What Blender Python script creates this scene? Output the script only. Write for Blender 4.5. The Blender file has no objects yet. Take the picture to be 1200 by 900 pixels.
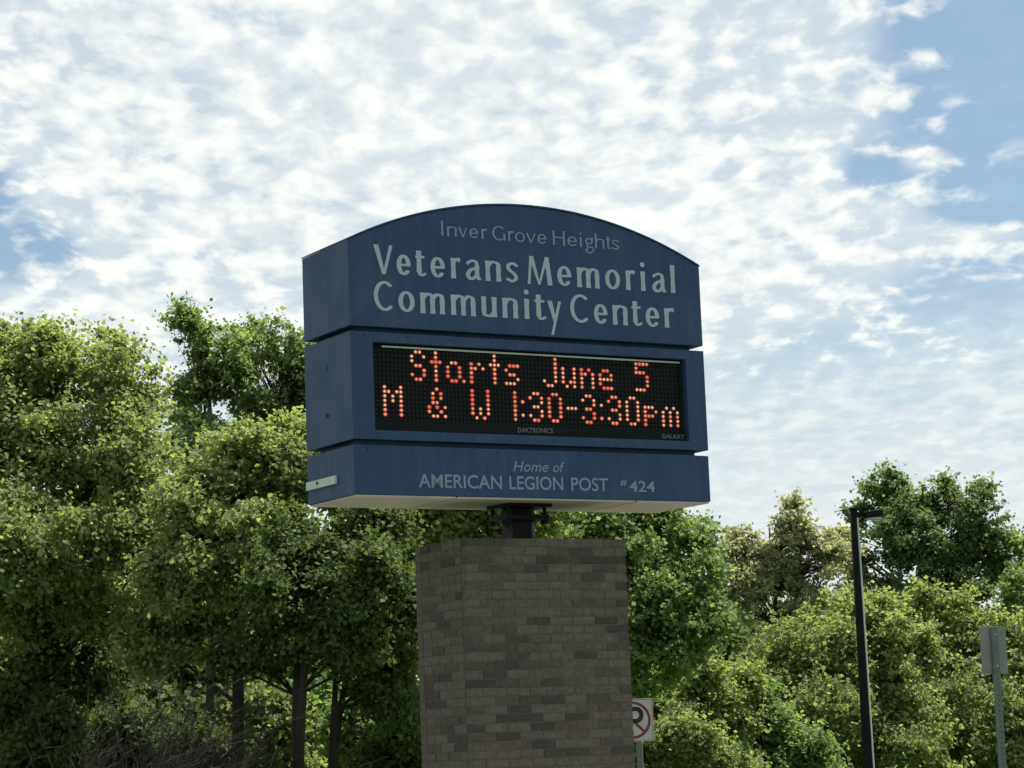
import bpy, math, random
import numpy as np
from mathutils import Vector, Matrix

# ------------------------------------------------------------------ camera
F_PX, PITCH, ROLL, CAM_H = 2906.9, 0.14767, -0.03882, 1.45
scene = bpy.context.scene
COL = scene.collection
_fw = np.array([0, math.cos(PITCH), math.sin(PITCH)])
_u0 = np.array([0, -math.sin(PITCH), math.cos(PITCH)])
_r0 = np.array([1.0, 0, 0])
RT = math.cos(ROLL)*_r0 + math.sin(ROLL)*_u0
UP = -math.sin(ROLL)*_r0 + math.cos(ROLL)*_u0
CAM = np.array([0, 0, CAM_H])
cd = bpy.data.cameras.new('camera')
cam = bpy.data.objects.new('camera', cd)
COL.objects.link(cam)
cam.matrix_world = Matrix(((RT[0], UP[0], -_fw[0], 0), (RT[1], UP[1], -_fw[1], 0), (RT[2], UP[2], -_fw[2], CAM_H), (0, 0, 0, 1)))
cd.sensor_width = 36.0
cd.lens = 36.0*F_PX/1200.0
cd.clip_start, cd.clip_end = 0.1, 6000
scene.camera = cam

def at(px, py, Y):
    """point of the place at distance Y along the line of sight of a spot in the photograph"""
    d = _fw + RT*(px-600)/F_PX - UP*(py-450)/F_PX
    return CAM + d*(Y/d[1])

# ------------------------------------------------------------------ light
SUN_AZ, SUN_EL = math.radians(56), math.radians(67)      # azimuth clockwise from +Y
scene.view_settings.view_transform = 'Standard'
scene.view_settings.look = 'None'
scene.view_settings.exposure = 0.90
scene.view_settings.gamma = 1.0
sd = bpy.data.lights.new('sun', 'SUN')
sd.energy, sd.angle, sd.color = 5.0, math.radians(0.53), (1.0, 0.95, 0.85)
sun = bpy.data.objects.new('sun', sd)
COL.objects.link(sun)
sdir = Vector((math.sin(SUN_AZ)*math.cos(SUN_EL), math.cos(SUN_AZ)*math.cos(SUN_EL), math.sin(SUN_EL)))
sun.rotation_euler = sdir.to_track_quat('Z', 'Y').to_euler()
sun.location = (0, 0, 40)

world = bpy.data.worlds.new('World')
scene.world = world
world.use_nodes = True
SKY_STRENGTH = 0.054

class NT:
    """small wrapper that makes node graphs readable"""
    def __init__(s, tree): s.t = tree; s.n = tree.nodes; s.l = tree.links
    def new(s, typ, **kw):
        nd = s.n.new(typ)
        for k, v in kw.items(): setattr(nd, k, v)
        return nd
    def put(s, sock, v):
        if isinstance(v, bpy.types.NodeSocket): s.l.new(v, sock)
        elif v is not None: sock.default_value = v
    def math(s, op, a, b=None, c=None, clamp=False):
        nd = s.new('ShaderNodeMath', operation=op, use_clamp=clamp)
        s.put(nd.inputs[0], a); s.put(nd.inputs[1], b)
        if c is not None: s.put(nd.inputs[2], c)
        return nd.outputs[0]
    def noise(s, vec, scale, detail=3, rough=0.5, dist=0.0, col=False):
        nd = s.new('ShaderNodeTexNoise')
        s.put(nd.inputs['Vector'], vec); nd.inputs['Scale'].default_value = scale
        nd.inputs['Detail'].default_value = detail; nd.inputs['Roughness'].default_value = rough
        nd.inputs['Distortion'].default_value = dist
        return nd.outputs['Color' if col else 'Fac']
    def ramp(s, fac, stops, interp='LINEAR'):
        nd = s.new('ShaderNodeValToRGB'); cr = nd.color_ramp; cr.interpolation = interp
        while len(cr.elements) < len(stops): cr.elements.new(0.5)
        for e, (p, c) in zip(cr.elements, stops):
            e.position = p; e.color = (*c, 1) if len(c) == 3 else c
        s.put(nd.inputs[0], fac)
        return nd.outputs[0]
    def sstep(s, x, a, b, lo=0.0, hi=1.0):
        nd = s.new('ShaderNodeMapRange', interpolation_type='SMOOTHSTEP')
        s.put(nd.inputs[0], x)
        for i, v in enumerate((a, b, lo, hi)): nd.inputs[i+1].default_value = v
        return nd.outputs[0]
    def mix(s, fac, a, b):
        nd = s.new('ShaderNodeMix', data_type='RGBA')
        s.put(nd.inputs[0], fac); s.put(nd.inputs[6], a); s.put(nd.inputs[7], b)
        return nd.outputs[2]
    def comb(s, x, y, z=0.0):
        nd = s.new('ShaderNodeCombineXYZ')
        for i, v in enumerate((x, y, z)): s.put(nd.inputs[i], v)
        return nd.outputs[0]

def build_sky():
    w = NT(world.node_tree)
    for n in list(w.n): w.n.remove(n)
    sky = w.new('ShaderNodeTexSky', sky_type='NISHITA')
    sky.sun_disc = False
    sky.sun_elevation, sky.sun_rotation = SUN_EL, SUN_AZ
    sky.air_density, sky.dust_density, sky.ozone_density = 1.0, 1.2, 1.0
    tc = w.new('ShaderNodeTexCoord')
    sep = w.new('ShaderNodeSeparateXYZ'); w.l.new(tc.outputs['Generated'], sep.inputs[0])
    X, Y, Z = sep.outputs
    az = w.math('ARCTAN2', X, Y)                      # radians right of the line of sight
    el = w.math('ARCSINE', Z)
    # the cloud sheet, seen on a plane overhead
    h = w.math('ADD', w.math('MAXIMUM', Z, 0.0), 0.16)
    u = w.math('DIVIDE', X, h); v = w.math('MULTIPLY', w.math('DIVIDE', Y, h), 0.62)
    P = w.comb(u, v, 0.0)
    big = w.noise(P, 1.7, 4, 0.55, 0.3)
    wob = w.noise(P, 5.0, 3, 0.5, 0.0, True)
    vm = w.new('ShaderNodeVectorMath', operation='MULTIPLY_ADD'); w.l.new(wob, vm.inputs[0]); vm.inputs[1].default_value = (.045, .045, 0); w.l.new(P, vm.inputs[2])
    puffs = w.noise(vm.outputs[0], 25.0, 5, 0.52, 0.15)
    # rolls of cloud: noise stretched along one direction
    mp = w.new('ShaderNodeMapping'); w.l.new(vm.outputs[0], mp.inputs[0])
    mp.inputs['Rotation'].default_value = (0, 0, math.radians(24)); mp.inputs['Scale'].default_value = (0.30, 1.0, 1)
    rolls = w.noise(mp.outputs[0], 21.0, 4, 0.55, 0.4)
    # openings and banks in the sheet: (azimuth deg, elevation deg, half width, half height, amount)
    cov = None
    for a, e, ra, re, k in SKY_PATCHES:
        dx = w.math('DIVIDE', w.math('SUBTRACT', az, math.radians(a)), math.radians(ra))
        dy = w.math('DIVIDE', w.math('SUBTRACT', el, math.radians(e)), math.radians(re))
        r2 = w.math('ADD', w.math('MULTIPLY', dx, dx), w.math('MULTIPLY', dy, dy))
        g = w.math('MULTIPLY', w.math('EXPONENT', w.math('MULTIPLY', r2, -1.0)), k)
        cov = g if cov is None else w.math('ADD', cov, g)
    dens = w.math('ADD', w.math('ADD', w.math('MULTIPLY', puffs, 1.15), w.math('MULTIPLY', w.noise(P, 7.0, 3, 0.5, 0.2), 0.45)), w.math('MULTIPLY', rolls, 0.60))
    dens = w.math('ADD', dens, w.math('MULTIPLY', big, 0.50))
    dens = w.math('ADD', w.math('SUBTRACT', dens, 0.10), cov)                    # mean about 1.2 + cov
    a1 = w.sstep(dens, 0.92, 1.42)
    sheet_ = w.sstep(w.math('ADD', w.math('MULTIPLY', big, 0.6), w.math('MULTIPLY', cov, 1.0)), 0.10, 0.34)   # thin layer between the puffs
    # soft veil of high cloud low down
    veil = w.math('MULTIPLY', w.sstep(el, 0.215, 0.10), 0.92)
    veil = w.math('MULTIPLY', veil, w.sstep(w.math('ADD', rolls, w.math('MULTIPLY', cov, 0.30)), -0.15, 0.52))
    a1 = w.math('MULTIPLY', a1, w.sstep(el, 0.07, 0.17, 0.25, 1.0))
    alpha = w.math('MAXIMUM', w.math('MULTIPLY', a1, 0.95), w.math('MAXIMUM', veil, w.math('ADD', w.math('MULTIPLY', sheet_, 0.66), 0.10)))
    shade = w.sstep(w.math('ADD', w.math('MULTIPLY', puffs, 0.85), w.math('MULTIPLY', big, 0.35)), 0.46, 0.74)
    ccol = w.ramp(shade, [(0.0, (7.2, 7.9, 8.3)), (0.5, (8.6, 9.1, 9.1)), (1.0, (10.3, 10.5, 10.0))])
    ccol = w.mix(w.sstep(el, 0.17, 0.07, 0.0, 0.75), ccol, (7.9, 8.5, 8.75, 1))
    skyn = w.new('ShaderNodeMix', data_type='RGBA', blend_type='MULTIPLY'); skyn.inputs[0].default_value = 1.0
    w.l.new(sky.outputs[0], skyn.inputs[6]); skyn.inputs[7].default_value = (*SKY_TINT, 1)
    col = w.mix(alpha, skyn.outputs[2], ccol)
    bg = w.new('ShaderNodeBackground'); w.l.new(col, bg.inputs[0]); bg.inputs[1].default_value = SKY_STRENGTH
    out = w.new('ShaderNodeOutputWorld'); w.l.new(bg.outputs[0], out.inputs[0])

SKY_TINT = (1.02, 1.13, 1.13)
SKY_PATCHES = [(11.7, 15.3, 2.2, 2.6, -0.62), (12.3, 12.0, 1.9, 1.2, -0.45), (-12.4, 13.2, 1.3, 1.3, -0.36),
               (-11.0, 11.7, 1.5, 0.8, -0.33), (11.4, 9.7, 2.2, 0.7, -0.40), (8.6, 12.9, 1.0, 0.6, -0.30),
               (-3.0, 15.5, 8.5, 4.5, 0.30), (10.4, 15.2, 0.9, 0.30, 0.34), (11.5, 11.3, 1.6, 0.35, 0.35),
               (9.9, 13.1, 0.6, 0.25, 0.34), (12.0, 13.2, 0.9, 0.35, 0.42), (11.0, 14.3, 0.7, 0.2, 0.25), (-9.5, 10.2, 2.5, 0.6, 0.22), (2.0, 11.5, 7.0, 2.5, 0.18), (9.0, 7.0, 6.0, 2.0, -0.22)]
build_sky()

# ------------------------------------------------------------------ helpers
rng = random.Random(7)
def put(o, parent=None, label=None, cat=None, group=None, kind=None):
    if o.name not in COL.objects: COL.objects.link(o)
    if parent is not None: o.parent = parent
    if label: o['label'] = label
    if cat: o['category'] = cat
    if group: o['group'] = group
    if kind: o['kind'] = kind
    return o
def empty(name, loc, rz=0.0, **kw):
    o = bpy.data.objects.new(name, None); o.location = loc; o.rotation_euler = (0, 0, rz)
    o.empty_display_size = 0.3
    return put(o, **kw)

class MB:
    """collects vertices and faces, links them as one mesh object"""
    def __init__(s): s.v = []; s.f = []
    def box(s, x0, x1, y0, y1, z0, z1):
        b = len(s.v)
        s.v += [(x0,y0,z0),(x1,y0,z0),(x1,y1,z0),(x0,y1,z0),(x0,y0,z1),(x1,y0,z1),(x1,y1,z1),(x0,y1,z1)]
        s.f += [tuple(b+i for i in q) for q in ((0,3,2,1),(4,5,6,7),(0,1,5,4),(1,2,6,5),(2,3,7,6),(3,0,4,7))]
        return s
    def prism(s, pts, y0, y1):
        """outline in x,z extruded along y"""
        b = len(s.v); n = len(pts)
        s.v += [(x, y0, z) for x, z in pts] + [(x, y1, z) for x, z in pts]
        s.f.append(tuple(b+i for i in range(n))); s.f.append(tuple(b+n+i for i in reversed(range(n))))
        for i in range(n):
            j = (i+1) % n; s.f.append((b+j, b+i, b+n+i, b+n+j))
        return s
    def tube(s, pts, rad, sides=6, cap=True):
        pts = [np.array(p, float) for p in pts]; n = len(pts); b = len(s.v)
        for i, p in enumerate(pts):
            d = pts[min(i+1, n-1)]-pts[max(i-1, 0)]; d = d/(np.linalg.norm(d)+1e-9)
            a = np.cross(d, (0.31, 0.95, 0.05) if abs(d[2]) > 0.8 else (0, 0, 1.0)); a /= np.linalg.norm(a)+1e-9
            c = np.cross(d, a); r = rad[i] if hasattr(rad, '__len__') else rad
            for k in range(sides):
                t = 2*math.pi*k/sides; s.v.append(tuple(p+r*(a*math.cos(t)+c*math.sin(t))))
        for i in range(n-1):
            for k in range(sides):
                k2 = (k+1) % sides; s.f.append((b+i*sides+k, b+i*sides+k2, b+(i+1)*sides+k2, b+(i+1)*sides+k))
        if cap:
            s.f.append(tuple(b+k for k in reversed(range(sides)))); s.f.append(tuple(b+(n-1)*sides+k for k in range(sides)))
        return s
    def build(s, name, mat, parent=None, bevel=0.0, smooth=False, **kw):
        me = bpy.data.meshes.new(name); me.from_pydata([tuple(map(float, v)) for v in s.v], [], s.f)
        me.materials.append(mat)
        if smooth: me.polygons.foreach_set('use_smooth', [True]*len(me.polygons))
        me.update()
        o = bpy.data.objects.new(name, me)
        if bevel:
            m = o.modifiers.new('bevel', 'BEVEL'); m.width = bevel; m.segments = 2; m.limit_method = 'ANGLE'
        return put(o, parent, **kw)

def mat(name, rough=0.6, spec=0.4, metal=0.0):
    m = bpy.data.materials.new(name); m.use_nodes = True
    t = NT(m.node_tree); b = t.n['Principled BSDF']
    b.inputs['Roughness'].default_value = rough; b.inputs['Specular IOR Level'].default_value = spec
    b.inputs['Metallic'].default_value = metal
    return m, t, b
def bump(t, b, h, strength=0.3, dist=0.01):
    bp = t.new('ShaderNodeBump'); bp.inputs['Strength'].default_value = strength; bp.inputs['Distance'].default_value = dist
    t.l.new(h, bp.inputs['Height']); t.l.new(bp.outputs[0], b.inputs['Normal'])
def simple(name, c0, c1, scale=4.0, rough=0.6, spec=0.4, metal=0.0, bs=0.1, coord='Object', stretch=None):
    m, t, b = mat(name, rough, spec, metal)
    tc = t.new('ShaderNodeTexCoord').outputs[coord]
    if stretch:
        mp = t.new('ShaderNodeMapping'); t.l.new(tc, mp.inputs[0]); mp.inputs['Scale'].default_value = stretch; tc = mp.outputs[0]
    n = t.noise(tc, scale, 6, 0.6)
    t.l.new(t.ramp(n, [(0.3, c0), (0.7, c1)]), b.inputs['Base Color'])
    t.l.new(t.sstep(n, 0.3, 0.7, rough-0.08, rough+0.1), b.inputs['Roughness'])
    if bs: bump(t, b, t.noise(tc, scale*9, 4, 0.6), bs, 0.004)
    return m

def navy_material():
    m, t, b = mat('navy_painted_aluminium', 0.5, 0.2)
    tc = t.new('ShaderNodeTexCoord').outputs['Object']
    mp = t.new('ShaderNodeMapping'); t.l.new(tc, mp.inputs[0]); mp.inputs['Scale'].default_value = (9, 9, 0.7)
    streak = t.noise(mp.outputs[0], 1.6, 6, 0.65); blot = t.noise(tc, 1.7, 6, 0.62, 0.4); grit = t.noise(tc, 45, 4, 0.7)
    f = t.math('ADD', t.math('MULTIPLY', streak, 0.34), t.math('ADD', t.math('MULTIPLY', blot, 0.46), t.math('MULTIPLY', grit, 0.20)))
    t.l.new(t.ramp(f, [(0.34, (0.014, 0.036, 0.096)), (0.5, (0.024, 0.052, 0.120)), (0.64, (0.044, 0.074, 0.136))]), b.inputs['Base Color'])
    t.l.new(t.sstep(blot, 0.3, 0.7, 0.42, 0.62), b.inputs['Roughness'])
    bump(t, b, t.noise(tc, 2.3, 3, 0.5), 0.12, 0.02)
    return m
M_navy = navy_material()
M_navy_dark = simple('dark_gap_metal', (0.008, 0.012, 0.02), (0.012, 0.016, 0.025), 3, 0.6, 0.2, 0, 0)
M_vinyl = simple('off_white_vinyl', (0.27, 0.345, 0.415), (0.315, 0.39, 0.455), 5, 0.5, 0.3, 0, 0)
M_vinyl_thin = simple('faded_grey_blue_vinyl', (0.145, 0.20, 0.285), (0.18, 0.24, 0.32), 5, 0.5, 0.3, 0, 0)
M_soffit = simple('pale_soffit_metal', (0.36, 0.335, 0.325), (0.47, 0.44, 0.425), 3, 0.6, 0.3, 0, 0.05)
M_black = simple('black_powder_coat', (0.0035, 0.0035, 0.004), (0.006, 0.006, 0.007), 8, 0.5, 0.12, 0, 0.05)
M_galv = simple('galvanised_steel', (0.30, 0.31, 0.32), (0.44, 0.45, 0.46), 14, 0.45, 0.5, 0.55, 0.05)
M_greypipe = simple('grey_conduit', (0.12, 0.13, 0.15), (0.18, 0.19, 0.21), 14, 0.5, 0.5, 0.2, 0.05)
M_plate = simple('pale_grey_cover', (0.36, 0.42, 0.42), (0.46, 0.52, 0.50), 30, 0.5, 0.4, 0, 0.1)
M_louver = simple('black_display_face', (0.009, 0.012, 0.014), (0.013, 0.017, 0.019), 12, 0.7, 0.06, 0, 0)
M_offled = simple('unlit_led_lens', (0.010, 0.013, 0.014), (0.014, 0.018, 0.019), 40, 0.5, 0.15, 0, 0)
M_strip = simple('worn_aluminium_strip', (0.30, 0.34, 0.34), (0.48, 0.52, 0.50), 9, 0.4, 0.5, 0.2, 0, stretch=(3, 1, 1))
M_badge = simple('silver_badge_print', (0.11, 0.13, 0.14), (0.16, 0.18, 0.19), 40, 0.5, 0.4, 0, 0)
M_mortar = simple('mortar', (0.098, 0.090, 0.078), (0.125, 0.116, 0.102), 9, 0.9, 0.1, 0, 0.5)
M_signwhite = simple('white_sign_sheeting', (0.36, 0.35, 0.33), (0.44, 0.43, 0.41), 7, 0.45, 0.4, 0, 0)
M_red = simple('red_sign_print', (0.11, 0.020, 0.028), (0.14, 0.028, 0.036), 20, 0.45, 0.4, 0, 0)
M_signblack = simple('black_sign_print', (0.012, 0.012, 0.014), (0.02, 0.02, 0.02), 20, 0.5, 0.3, 0, 0)
M_signback = simple('bare_aluminium_sheet', (0.15, 0.16, 0.155), (0.20, 0.21, 0.205), 6, 0.6, 0.3, 0.0, 0.03)
M_postgreen = simple('weathered_green_grey_steel', (0.08, 0.105, 0.10), (0.12, 0.145, 0.14), 15, 0.6, 0.3, 0.0, 0.1)

def emission_mat(name, col, strength):
    m, t, b = mat(name, 0.5, 0.3)
    b.inputs['Base Color'].default_value = (0.2, 0.03, 0.02, 1)
    b.inputs['Emission Color'].default_value = (*col, 1); b.inputs['Emission Strength'].default_value = strength
    return m
M_led = [emission_mat('led_warm', (1.0, 0.56, 0.33), .47), emission_mat('led_orange', (1.0, 0.38, 0.20), .42),
         emission_mat('led_red', (1.0, 0.24, 0.13), .37), emission_mat('led_pink', (1.0, 0.44, 0.26), .42)]
M_halo = [emission_mat('led_glow_amber', (1.0, 0.26, 0.08), 0.05), emission_mat('led_glow_red', (1.0, 0.10, 0.07), 0.17)]

def brick_material():
    m, t, b = mat('brown_brick', 0.85, 0.2)
    oi = t.new('ShaderNodeObjectInfo')
    tc = t.new('ShaderNodeTexCoord').outputs['Object']
    rnd = oi.outputs['Random']
    base = t.ramp(rnd, [(0.0, (0.076, 0.069, 0.058)), (0.2, (0.086, 0.079, 0.068)), (0.48, (0.094, 0.087, 0.075)),
                        (0.58, (0.078, 0.069, 0.058)), (0.74, (0.060, 0.055, 0.049)), (1.0, (0.044, 0.042, 0.039))])
    off = t.new('ShaderNodeVectorMath', operation='ADD'); t.l.new(tc, off.inputs[0])
    t.l.new(t.comb(t.math('MULTIPLY', rnd, 31.0), t.math('MULTIPLY', rnd, 17.0), 0.0), off.inputs[1])
    n = t.noise(off.outputs[0], 22, 6, 0.65)
    v = t.sstep(n, 0.25, 0.75, 0.72, 1.25)
    mx = t.new('ShaderNodeVectorMath', operation='SCALE'); t.l.new(base, mx.inputs[0]); t.l.new(v, mx.inputs['Scale'])
    t.l.new(mx.outputs[0], b.inputs['Base Color'])
    bump(t, b, t.noise(off.outputs[0], 90, 5, 0.7), 0.5, 0.006)
    return m
M_brick = brick_material()

# ------------------------------------------------------------------ ground
def ground():
    m, t, b = mat('lawn_grass', 0.95, 0.1)
    tc = t.new('ShaderNodeTexCoord').outputs['Object']
    n = t.noise(tc, 0.35, 8, 0.65); n2 = t.noise(tc, 14, 6, 0.7)
    t.l.new(t.ramp(t.math('ADD', t.math('MULTIPLY', n, 0.6), t.math('MULTIPLY', n2, 0.4)),
                   [(0.3, (0.045, 0.075, 0.02)), (0.55, (0.075, 0.12, 0.032)), (0.75, (0.13, 0.15, 0.06))]), b.inputs['Base Color'])
    bump(t, b, n2, 0.8, 0.05)
    MB().box(-2500, 2500, -2500, 2500, -0.5, 0.0).build('ground', m, kind='structure')
    ma, t, b = mat('asphalt', 0.9, 0.2)
    tc = t.new('ShaderNodeTexCoord').outputs['Object']
    n = t.noise(tc, 60, 5, 0.7)
    t.l.new(t.ramp(n, [(0.3, (0.035, 0.035, 0.036)), (0.7, (0.065, 0.064, 0.062))]), b.inputs['Base Color']); bump(t, b, n, 0.5, 0.01)
    mc = simple('kerb_concrete', (0.30, 0.29, 0.27), (0.40, 0.39, 0.36), 3, 0.9, 0.2, 0, 0.3)
    MB().box(-400, 400, -7, 5.0, -0.3, 0.004).build('road', ma, kind='structure')
    MB().box(-400, 400, 5.0, 5.18, -0.3, 0.13).build('kerb', mc, kind='structure')
    MB().box(-60, 60, 24.5, 33.5, -0.3, 0.005).build('parking_lot', ma, kind='structure')
    MB().box(-400, 400, 7.5, 9.3, -0.3, 0.006).build('pavement', mc, kind='structure')
    mg = simple('pale_bounce_stone', (0.17, 0.155, 0.135), (0.30, 0.28, 0.25), 30, 0.95, 0.1, 0, 0.8)
    MB().box(-3.2, 3.6, 15.6, 23.4, -0.3, 0.02).build('added_bounce_bed', mg, kind='structure')  # unseen pale bed added to bounce light onto soffit and pillar
    my = simple('yellow_road_paint', (0.45, 0.30, 0.05), (0.55, 0.38, 0.08), 12, 0.7, 0.3, 0, 0)
    MB().box(-400, 400, -1.75, -1.65, 0.0, 0.008).box(-400, 400, -1.50, -1.40, 0.0, 0.008).build('centre_line', my, kind='structure')
ground()

# ------------------------------------------------------------------ lettering
def pen_field(prims, xs, ys):
    GX, GY = np.meshgrid(xs, ys)
    best = np.full(GX.shape, 9.0)
    for p in prims:
        if p[0] == 'pen':                      # polyline drawn with an elliptical pen
            pts, a, b = np.array(p[1], float), p[2]/2, p[3]/2
            q = pts/np.array([a, b]); X = GX/a; Yy = GY/b; d = np.full(GX.shape, 99.0)
            for i in range(len(q)-1):
                e = q[i+1]-q[i]; L = e@e+1e-12
                t = np.clip(((X-q[i, 0])*e[0]+(Yy-q[i, 1])*e[1])/L, 0, 1)
                d = np.minimum(d, np.hypot(X-q[i, 0]-t*e[0], Yy-q[i, 1]-t*e[1]))
            best = np.minimum(best, (d-1)*min(a, b))
        else:                                  # convex polygon
            pts = np.array(p[1], float); d = np.full(GX.shape, -9.0)
            area = sum(pts[i, 0]*pts[(i+1) % len(pts), 1]-pts[(i+1) % len(pts), 0]*pts[i, 1] for i in range(len(pts)))
            if area < 0: pts = pts[::-1]
            for i in range(len(pts)):
                e = pts[(i+1) % len(pts)]-pts[i]; n = np.array([e[1], -e[0]])/np.linalg.norm(e)
                d = np.maximum(d, (GX-pts[i, 0])*n[0]+(GY-pts[i, 1])*n[1])
            best = np.minimum(best, d)
    return best
def contour_mesh(prims, x0, x1, y0, y1, step):
    xs = np.arange(x0, x1+step, step); ys = np.arange(y0, y1+step, step)
    Fv = pen_field(prims, xs, ys); V = []; Fa = []; cache = {}
    def vert(key, x, y):
        if key not in cache: cache[key] = len(V); V.append((x, y))
        return cache[key]
    for j in range(len(ys)-1):
        for i in range(len(xs)-1):
            c = [(i, j), (i+1, j), (i+1, j+1), (i, j+1)]; val = [Fv[b, a] for a, b in c]
            if all(v > 0 for v in val): continue
            poly = []
            for k in range(4):
                a, b = c[k], c[(k+1) % 4]; va, vb = val[k], val[(k+1) % 4]
                if va <= 0: poly.append(vert(a, xs[a[0]], ys[a[1]]))
                if (va <= 0) != (vb <= 0):
                    t = va/(va-vb); t = min(max(t, .02), .98); key = (min(a, b), max(a, b))
                    poly.append(vert(key, xs[a[0]]+t*(xs[b[0]]-xs[a[0]]), ys[a[1]]+t*(ys[b[1]]-ys[a[1]])))
            if len(poly) >= 3: Fa.append(poly)
    return V, Fa
def arc(cx, cy, rx, ry, a0, a1, n=22):
    return [(cx+rx*math.cos(math.radians(a0+(a1-a0)*i/n)), cy+ry*math.sin(math.radians(a0+(a1-a0)*i/n))) for i in range(n+1)]
def spl(pts, n=7):
    P = [pts[0]]+list(pts)+[pts[-1]]; out = []
    for i in range(1, len(P)-2):
        p0, p1, p2, p3 = [np.array(P[i+k], float) for k in (-1, 0, 1, 2)]
        for k in range(n):
            t = k/n; out.append(tuple(.5*((2*p1)+(p2-p0)*t+(2*p0-5*p1+4*p2-p3)*t*t+(3*p1-p0-3*p2+p3)*t**3)))
    return out+[tuple(pts[-1])]
def stem(x, y0, y1, w, fl=0.20):
    h = w/2; m = (y0+y1)/2
    return [('poly', [(x-h*(1+fl), y0), (x+h*(1+fl), y0), (x+h, m), (x-h, m)]), ('poly', [(x-h, m-.001), (x+h, m-.001), (x+h*(1+fl), y1), (x-h*(1+fl), y1)])]
def slant(xa, ya, xb, yb, wa, wb):
    return [('poly', [(xa-wa/2, ya), (xa+wa/2, ya), (xb+wb/2, yb), (xb-wb/2, yb)])]
def glyph(ch, w, t, n, X):
    """humanist flared letter, cap height 1, width w, thick stroke t, thin stroke n, x-height X"""
    pen = lambda pts, a=t, b=n: ('pen', pts, a, b)
    hx, hn = t/2, n/2
    if ch == 'I': return stem(w/2, 0, 1, t)
    if ch == 'l': return stem(w/2, 0, 1.02, t)
    if ch == 'i': return stem(w/2, 0, X, t)+[pen([(w/2, X+.24), (w/2, X+.241)], t*1.15, t*1.05)]
    if ch == 'H': return stem(hx, 0, 1, t)+stem(w-hx, 0, 1, t)+[('poly', [(hx, .5), (w-hx, .5), (w-hx, .5+n), (hx, .5+n)])]
    if ch in 'Vv':
        T = 1.0 if ch == 'V' else X
        return slant(w*.50, 0, hx*1.1, T, t*.75, t*1.15)+slant(w*.52, 0, w-hx*.8, T, t*.62, t*.8)
    if ch == 'y':
        return slant(w*.50, -.02, hx*1.1, X, t*.7, t*1.15)+slant(w*.28, -.50, w-hx*.75, X, t*.62, t*.72)
    if ch == 'M':
        k = w*.47
        return slant(hx*.6, 0, w*.16, 1, t*.66, t*.62)+slant(k, 0, w*.17, 1, t*.5, t*1.1)+slant(k, 0, w*.80, 1, t*.5, t*.75)+slant(w-hx, 0, w*.80, 1, t*1.15, t*1.0)
    if ch == 'o': return [pen(arc(w/2, X/2, w/2-hx, X/2-hn, 0, 360, 36))]
    if ch == 'e':
        return [pen(arc(w/2, X/2, w/2-hx, X/2-hn, 0, 318, 30)), pen([(hx, X*.5), (w-hx, X*.5)], n, n)]
    if ch == 'C': return [pen(arc(w*.56, .5, w*.56-hx, .5-hn, 52, 308, 30), t*.92, n*1.15)]
    if ch == 'G': return [pen(arc(w*.53, .5, w*.53-hx, .5-hn, 50, 300, 30))]+stem(w-hx, .03, .48, t)
    if ch == 'n': return stem(hx, 0, X, t)+[pen(spl([(hx, X*.70), (w*.38, X*.93), (w*.62, X-hn), (w-hx*1.1, X*.86), (w-hx, X*.62)]))]+stem(w-hx, 0, X*.68, t)
    if ch == 'h': return stem(hx, 0, 1.02, t)+[pen(spl([(hx, X*.70), (w*.38, X*.93), (w*.62, X-hn), (w-hx*1.1, X*.86), (w-hx, X*.62)]))]+stem(w-hx, 0, X*.68, t)
    if ch == 'm':
        m = w/2; r = stem(hx, 0, X, t)+stem(m, 0, X*.70, t)+stem(w-hx, 0, X*.68, t)
        for a, b in ((hx, m), (m, w-hx)):
            d = b-a; r.append(pen(spl([(a, X*.70), (a+d*.4, X*.93), (a+d*.68, X-hn), (b-d*.04, X*.87), (b, X*.62)])))
        return r
    if ch == 'u': return stem(w-hx, 0, X, t)+[pen(spl([(w-hx, X*.28), (w*.62, X*.07), (w*.40, hn), (hx*1.15, X*.12), (hx, X*.38)]))]+stem(hx, X*.32, X, t)
    if ch == 'r': return stem(hx*1.1, 0, X, t)+[pen(spl([(hx*1.2, X*.72), (w*.55, X*.92), (w-hx*.45, X*.94)]), t*.62, n*1.5), pen([(w-hx*.5, X*.97), (w-hx*.5, X*.86)], t*.45, n*.9)]
    if ch == 't': return stem(w*.36, .12, .88, t)+[('poly', [(0, X-n), (w*.93, X-n), (w*.93, X), (0, X)]), pen(spl([(w*.36, .2), (w*.42, .07), (w*.66, hn*1.1), (w-n*.4, .09)]), t*.72, n*1.05)]
    if ch == 'a':
        s = w*.76
        return stem(s, .10, X*.70, t)+[pen(spl([(s, X*.62), (s-hx*.2, X*.88), (w*.45, X-hn), (w*.16, X*.83)]), t*.85, n), pen([(w*.16, X*.85), (w*.15, X*.78)], t*.5, n),
               pen(spl([(s, X*.58), (w*.36, X*.50), (hx*.95, X*.26), (w*.27, hn), (w*.50, X*.08), (s, X*.24)])), pen([(s, .12), (w*.84, hn*1.1), (w-n*.4, hn*1.3)], t*.7, n)]
    if ch == 's':
        return [pen(spl([(w-n*.6, X*.84), (w*.58, X-hn), (hx*.95, X*.84), (w*.24, X*.62), (w*.70, X*.42), (w-hx*.95, X*.20), (w*.48, hn), (n*.5, X*.15)]), t*.90, n*1.05)]
    if ch == 'g':
        return [pen(arc(w*.44, X*.66, w*.44-hx, X*.34-hn, 0, 360, 26)), pen(spl([(w*.70, X*.93), (w*.85, X*.98), (w-.02, X*.95)]), n, n),
                pen(spl([(w*.24, X*.36), (w*.16, X*.20), (w*.40, X*.06), (w*.80, X*.02), (w-hx, -.17), (w*.52, -.38), (hx, -.24), (w*.26, -.02)]), t*.8, n)]
    return []

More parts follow.
